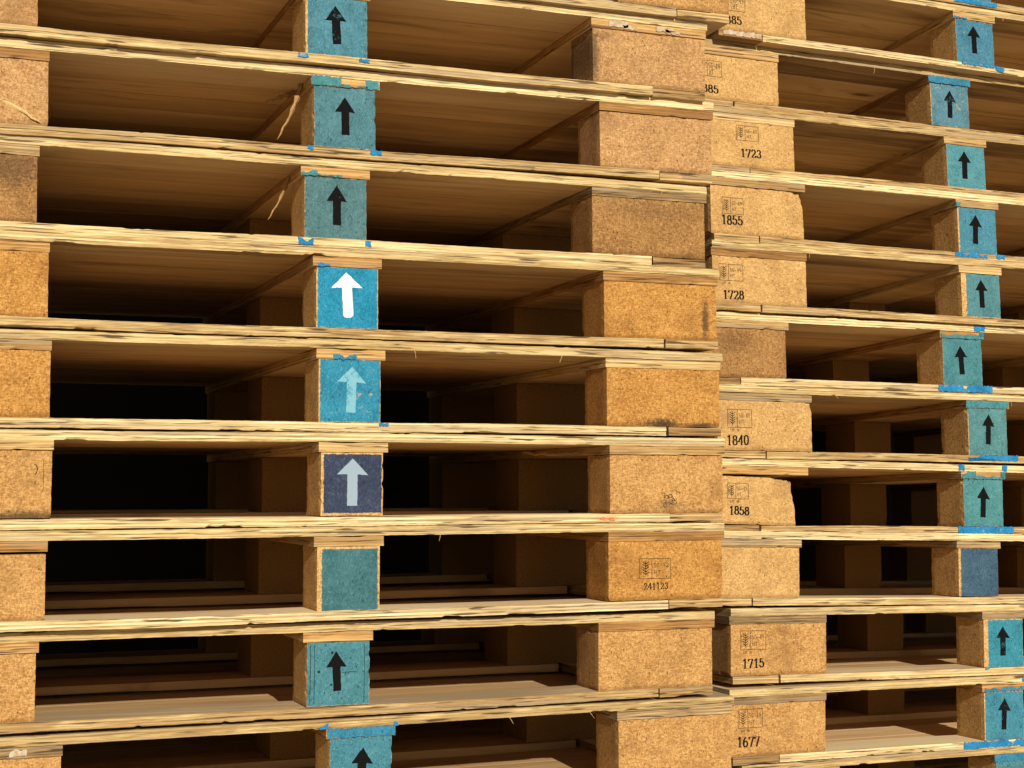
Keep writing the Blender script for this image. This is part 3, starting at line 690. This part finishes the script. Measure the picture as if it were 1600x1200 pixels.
    # deck planks
    for i in range(NP):
        y = i * DEP / NP
        if i == 0:
            me = board(1.31 - xs, DEP / NP - 0.0016, TD, rnd.random(), seg=220, rough=1.2, chips=5, bow=0.0012)
            parts['d'] = link('deck_plank', me, M_DECK, root, (xs / 2 + rnd.uniform(-0.001, 0.001), rnd.uniform(-0.001, 0.001), zd + 0.0004))
        else:
            link('deck_plank', ME_PLANK[(i + len(key)) % 4], M_INNER, root, (xs / 2 + rnd.uniform(-0.003, 0.003), y + rnd.uniform(-.0004, .0004), zd + 0.0004 + rnd.uniform(0, 0.0003)))
    # paint that ran on to the boards
    for (pt, x0, x1, v0, v1, ck, bites) in RUNS.get(key, []):
        po = parts[pt]; T = TS if pt == 'c' else TB
        poly = ragged(x0, x1, T * v0, T * v1, rnd, 0.0013, 0.0026, bites)
        link('paint_run', slabs([poly], 0.0014), RUNMAT[ck], po, (-po.location.x, -0.0003, 0))
    def smear(po, x0, x1, z0, z1, ck):
        link('paint_smear', slabs([ragged(x0, x1, z0, z1, rnd, 0.0016, 0.004)], 0.0015), RUNMAT[ck], po, (0, -0.0003, 0))
    if key == 'L1':
        for q in ((-0.076, -0.042, 0.003, 0.0135), (-0.050, -0.024, 0.001, 0.007), (0.012, 0.046, 0.0035, 0.011), (0.030, 0.056, 0.001, 0.0065)): smear(parts['s2'], *q, 'W')
    if key == 'R0': smear(parts['e0'], -0.040, 0.046, 0.0025, 0.0125, 'W')
    if key == 'L9': smear(parts['s0'], 0.036, 0.060, 0.003, 0.012, 'W')
    if key == 'L6': smear(parts['b'], 0.420, 0.444, 0.004, 0.009, 'P')
    # splinters and loose fibres
    if shown:
        for i in range(rnd.randrange(0, 3)):
            x = rnd.uniform(-0.5, 0.6); L_ = rnd.uniform(0.006, 0.015)
            link('splinter', splinter_mesh(L_, 0.0007, i + rnd.random() * 9), M_SPL, parts['d'], (x, -0.0005, 0.0008),
                 (R(rnd.uniform(-20, 20)), R(rnd.uniform(25, 110)), R(rnd.uniform(-50, 10))))
    big = {'L2': [(-0.058, 0.060, zs + 0.012, 0.100, 0.012, (0, 108, 20)), (-0.058, 0.10, zs + 0.012, 0.06, 0.012, (0, 150, 10))],
           'L3': [(-0.058, 0.075, zs + 0.010, 0.080, 0.008, (0, 110, 15))],
           'L6': [(0.43, 0.10, zs + 0.006, 0.10, 0.009, (0, 172, -15))]}
    for (x, y, z, L_, w, rot) in big.get(key, []):
        link('splinter', splinter_mesh(L_, w, x * 31), M_SPD, root, (x, y, z), tuple(R(a) for a in rot))
    if key == 'L2':       # long sliver stuck across the left block's face
        s = link('splinter', splinter_mesh(0.068, 0.008, 2.0), M_SPL, parts['block0'], (0.036, -0.0015, -0.012), (0, R(22), 0))
    return root

# the setting first: the yard the stacks stand on and an added dark slab closing off the back
def ground():
    me = mesh('ground', [(-40, -40, 0), (40, -40, 0), (40, 40, 0), (-40, 40, 0)], [(0, 1, 2, 3)])
    t = NT('yard_concrete'); n = t.noise(t.p, 3, 5); n2 = t.noise(t.p, 220, 3)
    c = t.ramp(t.math('ADD', t.math('MULTIPLY', n, 0.6), t.math('MULTIPLY', n2, 0.4)), [(0.3, (0.36, 0.31, 0.24)), (0.55, (0.48, 0.41, 0.31)), (0.8, (0.56, 0.48, 0.38))])
    t.bump(n2, 0.3, 0.002)
    o = link('ground', me, t.done(c, 0.9), None, (0.62, 2.2, ZO - 0.6335), (0, math.atan(0.0195), 0)); o['kind'] = 'structure'
def added_backdrop():  # added: stands in for unseen stacks, keeps the gaps dark
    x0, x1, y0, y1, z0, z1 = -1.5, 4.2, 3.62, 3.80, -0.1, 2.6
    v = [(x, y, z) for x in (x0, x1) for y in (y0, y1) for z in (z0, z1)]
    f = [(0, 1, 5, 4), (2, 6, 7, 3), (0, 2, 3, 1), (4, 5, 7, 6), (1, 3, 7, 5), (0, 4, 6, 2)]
    o = link('added_backdrop', mesh('added_backdrop', v, f), flat_mat('backdrop_dark', (0.022, 0.018, 0.014), 0.95, 0.3, 8)); o['kind'] = 'structure'
ground(); added_backdrop()
for order in (ORDER_L, ORDER_R):
    for i, k in enumerate(order):
        build_pallet(k, order[i - 1] if i else None)
